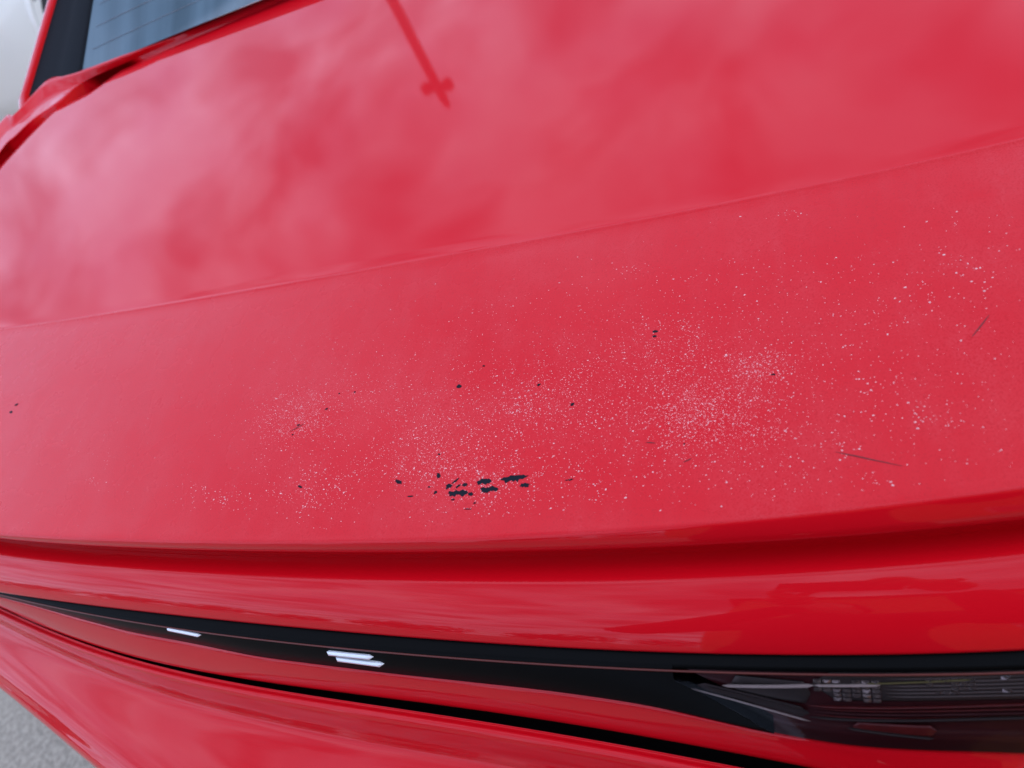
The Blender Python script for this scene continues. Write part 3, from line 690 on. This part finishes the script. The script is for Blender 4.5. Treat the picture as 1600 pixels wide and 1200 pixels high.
# ------------------------------------------------------------------ pale car parked beyond the left flank
def white_car(cx, y0):
    root = empty('parked_car', (cx, y0 + 2.2, 0), 'pale car parked beyond the pillar at the upper left', 'car')
    def P(o): o.parent = root; o.matrix_parent_inverse = Matrix.Translation((-cx, -y0-2.2, 0)); return o
    prof = [(0, .30, .55), (.05, .24, .80), (.25, .19, .92), (.9, .16, .96), (1.6, .15, 1.0), (2.8, .15, 1.02), (3.7, .17, .98), (4.2, .22, .86), (4.4, .30, .55)]
    rows = []
    for (y, zb, zt) in [tuple(p) for p in catmull(prof, 4)]:
        e = min(1, y/.35, (4.4-y)/.35); w = .72 + .17*max(0, e)**.5
        rows.append([(cx + w*u, y0 + y, z) for u, z in [(.86, zb), (.97, zb + .03), (1.0, zb + .18), (1.0, (zb+zt)/2), (.985, zt-.10), (.93, zt-.015), (.80, zt), (0, zt + .01), (-.80, zt), (-.93, zt-.015), (-.985, zt-.10), (-1.0, (zb+zt)/2), (-1.0, zb+.18), (-.97, zb+.03), (-.86, zb)]])
    body = P(grid(rows, 'body', M_WHITE, flip=True))
    rows = []
    for (y, z, w) in [(.55, .95, .74), (.95, 1.18, .66), (1.4, 1.38, .60), (2.0, 1.45, .58), (2.6, 1.42, .58), (3.1, 1.22, .64), (3.5, .99, .74)]:
        rows.append([(cx + w*u, y0 + y, .94 + (z - .94)*q) for u, q in [(1.08, 0), (1.04, .5), (1.0, .93), (.9, 1), (0, 1.02), (-.9, 1), (-1.0, .93), (-1.04, .5), (-1.08, 0)]])
    P(grid(rows, 'cabin', M_WHITE, flip=True))
    for s in (-1, 1):
        for (a, b) in ((1.05, 1.95), (2.03, 2.9)):
            q = []
            for (y, zz) in ((a, 1.0), (b, 1.0), (b - .08, 1.32 if b < 2 else 1.24), (a + .12, 1.32 if a > 2 else 1.24)):
                q.append((cx + s*(.685 - (zz-1.0)*.16 + .004), y0 + y, zz))
            P(mesh(q + [(x - s*.01, y, z) for x, y, z in q], [(0, 1, 2, 3), (4, 5, 6, 7), (0, 1, 5, 4), (1, 2, 6, 5), (2, 3, 7, 6), (3, 0, 4, 7)], 'side_window', M_GLASSD))
        for yy in (.82, 3.5):
            P(tube([(cx + s*.60, y0 + yy, .33), (cx + s*.888, y0 + yy, .33)], .345, 'wheel_well', M_GAP, None, 32))
            av = [(cx + s*(.86 + .045*sin(a) ), y0 + yy + (.375 + .03*cos(a))*cos(b), .33 + (.375 + .03*cos(a))*sin(b)) for b in [rad(-20 + 220*i/30) for i in range(31)] for a in [2*pi*k/8 for k in range(8)]]
            P(grid([av[i*8:(i+1)*8] for i in range(31)], 'wheel_arch', M_WHITE, closed=True))
            w = P(mesh([(x*-s + cx + s*.79, y + y0 + yy, z + .325) for x, y, z in vs_w], fs_w, 'wheel', M_TYRE, smooth=True))
            r = mesh([(x*-s + cx + s*.79, y + y0 + yy, z + .325) for x, y, z in vr_w], fr_w, 'rim', M_RIM, w, True)
    return root
vs_w, fs_w = lathe([(-.11, .20), (-.11, .30), (-.08, .325), (.08, .325), (.11, .30), (.11, .20)], 36)
vr_w, fr_w = lathe([(-.112, .0), (-.10, .05), (-.09, .18), (-.113, .205)], 36)
white_car(-4.2, 2.62)

post((-5.40, 10.83, 0), (-5.95, 10.83, 8.85), 'lamp_post', 'tall dark lamp post mirrored in the red trunk lid')

# ------------------------------------------------------------------ the person taking the picture, mirrored in the tail
def skin(name, nodes, edges, mat, root_i=0, sub=2):
    """nodes: (x, y, z, rx, ry)"""
    me = bpy.data.meshes.new(name); me.from_pydata([n[:3] for n in nodes], edges, [])
    o = link(name, me, mat)
    m = o.modifiers.new('skin', 'SKIN'); m.use_smooth_shade = True
    for i, n in enumerate(nodes):
        sv = me.skin_vertices[0].data[i]; sv.radius = (n[3], n[4] if len(n) > 4 else n[3]); sv.use_root = (i == root_i)
    s = o.modifiers.new('sub', 'SUBSURF'); s.levels = s.render_levels = sub
    return o
M_JACKET = simple('dark_jacket', (.020, .018, .022), .85); M_TROUSER = simple('dark_trousers', (.018, .02, .03), .9)
M_SKIN = simple('skin', (.46, .24, .16), .5); M_HAIR = simple('dark_hair', (.02, .014, .01), .6); M_SHOE = simple('dark_shoes', (.02, .02, .02), .5)
per = empty('person', (.46, -.56, 0), 'person in dark clothes holding up a phone, mirrored in the trunk edge', 'person')
per.rotation_euler = (0, 0, rad(30))
Q = per.rotation_euler.to_matrix().to_4x4(); Q.translation = per.location
# body frame: +Y forward, X right
cl = Q.inverted() @ Vector((.45, -.16, 1.48))                    # where the camera is, in the body's own frame
hl, hr = Vector((cl.x - .085, cl.y - .045, cl.z - .045)), Vector((cl.x + .085, cl.y - .045, cl.z - .055))
n = [(0, 0, .96, .155, .115), (0, .01, 1.12, .135, .10), (0, 0, 1.30, .165, .11), (0, -.01, 1.42, .12, .085), (0, .0, 1.49, .058, .058), (0, .02, 1.55, .055, .058),
     (-.19, 0, 1.40, .062), (-.26, .14, 1.22, .048), (hl.x - .01, hl.y - .06, hl.z - .04, .032), (.19, 0, 1.40, .062), (.28, .14, 1.22, .048), (hr.x + .01, hr.y - .06, hr.z - .04, .032),
     (-.10, 0, .86, .095, .10), (-.115, .02, .50, .066), (-.12, -.02, .10, .045), (.10, 0, .86, .095, .10), (.115, .02, .50, .066), (.12, -.02, .10, .045)]
e = [(0, 1), (1, 2), (2, 3), (3, 4), (4, 5), (3, 6), (6, 7), (7, 8), (3, 9), (9, 10), (10, 11), (0, 12), (12, 13), (13, 14), (0, 15), (15, 16), (16, 17)]
body = skin('body', n, e, [M_JACKET]); body.parent = per
for s in (-1, 1):
    sh = skin('shoe', [(s*.12, -.06, .05, .045, .04), (s*.12, .05, .045, .048, .036), (s*.125, .15, .035, .042, .028)], [(0, 1), (1, 2)], M_SHOE); sh.parent = per
# head with a face
bm = bmesh.new(); bmesh.ops.create_uvsphere(bm, u_segments=32, v_segments=24, radius=1)
for v in bm.verts:
    x, y, z = v.co; w = .073*(1 - .16*max(0, -z)**1.5); jaw = .02*max(0, -z)*max(0, y)
    nose = .022*math.exp(-((x/.16)**2 + ((z+.12)/.22)**2))*(y > 0); eye = -.009*(math.exp(-(((abs(x)-.38)/.15)**2 + ((z-.10)/.12)**2)))*(y > 0); mouth = -.004*math.exp(-((x/.3)**2 + ((z+.5)/.05)**2))*(y > 0)
    v.co = Vector((x*w, y*.093 + jaw + nose + eye + mouth + .03, z*.118 + 1.615))
me = bpy.data.meshes.new('head'); bm.to_mesh(me); bm.free(); me.polygons.foreach_set('use_smooth', [True]*len(me.polygons))
head = link('head', me, M_SKIN); head.parent = per
bm = bmesh.new(); bmesh.ops.create_uvsphere(bm, u_segments=32, v_segments=20, radius=1)
for v in list(bm.verts):
    x, y, z = v.co
    v.co = Vector((x*.080, y*.099 + .022, z*.122 + 1.623))
    if (y > .25 and z < .55) or z < -.45: bm.verts.remove(v)
me = bpy.data.meshes.new('hair'); bm.to_mesh(me); bm.free(); me.polygons.foreach_set('use_smooth', [True]*len(me.polygons))
hr_ = link('hair', me, M_HAIR); hr_.parent = per
for s in (-1, 1):
    ear = skin('ear', [(s*.072, .02, 1.60, .012, .008), (s*.080, .012, 1.62, .014, .007), (s*.079, .010, 1.638, .010, .006)], [(0, 1), (1, 2)], M_SKIN); ear.parent = head
for s, h in ((-1, hl), (1, hr)):
    nn = [(h.x + s*.012, h.y - .055, h.z - .04, .028, .020), (h.x + s*.004, h.y - .02, h.z - .015, .034, .016), (h.x, h.y + .005, h.z, .036, .013)]
    ee = [(0, 1), (1, 2)]
    for k in range(4):
        b = len(nn); dz = .026 - .018*k; L = (.9, 1.0, .95, .75)[k]
        nn += [(h.x - s*.004, h.y + .012, h.z + dz, .0095), (h.x - s*.006, h.y + .045*L, h.z + dz*1.15, .0085), (h.x - s*.026*L, h.y + .058*L, h.z + dz*1.15, .0075), (h.x - s*.044*L, h.y + .052*L, h.z + dz*1.15, .0065)]
        ee += [(2, b), (b, b+1), (b+1, b+2), (b+2, b+3)]
    b = len(nn)
    nn += [(h.x - s*.012, h.y - .012, h.z + .026, .011), (h.x - s*.030, h.y + .006, h.z + .034, .0095), (h.x - s*.050, h.y + .012, h.z + .036, .008)]
    ee += [(1, b), (b, b+1), (b+1, b+2)]
    o = skin('hand', nn, ee, M_SKIN, 0, 1); o.parent = per
# the phone: a slab right behind the lens, square to the view
ph = box((-.075, -.052, .006), (.082, .022, .0145), 'phone', simple('phone_back', (.02, .02, .022), .25), bevel=.0022)
ph.matrix_world = cam.matrix_world.copy()
tag(ph, 'dark phone held up by the person, seen only as a mirrored dark shape', 'phone')
pc = link('camera_ring', bpy.data.meshes.new('camera_ring'), M_BLACK)
bm = bmesh.new()
for (x, y) in ((.0, -.022), (.0, -.040)):
    bmesh.ops.create_cone(bm, segments=20, radius1=.0075, radius2=.0068, depth=.0016, cap_ends=True, matrix=Matrix.Translation((x, y, .0055)))
bm.to_mesh(pc.data); bm.free(); pc.parent = ph

# ------------------------------------------------------------------ far dark tree line on the open side
rt = np.random.default_rng(3); vs = []; fs = []
for t in range(26):
    x0 = -3 - t*2.6 + rt.uniform(-.8, .8); y0 = -20 + t*.55 + rt.uniform(-1.5, 1.5); h = rt.uniform(2.6, 5.2); r = rt.uniform(1.2, 2.0)
    for _ in range(420):
        d = rt.normal(size=3); d /= np.linalg.norm(d); q = rt.random()**.45
        c = np.array((x0, y0, h*.56)) + d*q*np.array((r, r, h*.46)); s = rt.uniform(.12, .3); u = rt.normal(size=3); u /= np.linalg.norm(u); v = np.cross(u, rt.normal(size=3)); v /= np.linalg.norm(v)
        k = len(vs); vs += [tuple(c + u*s), tuple(c + v*s*.7), tuple(c - u*s), tuple(c - v*s*.7)]; fs.append((k, k+1, k+2, k+3))
tl = mesh(vs, fs, 'tree_line', simple('dark_foliage', (.035, .055, .02), .8, scale=.6, var=.5))
tag(tl, 'far row of dark bushes mirrored along the red trunk edge', 'bushes'); tl['kind'] = 'stuff'
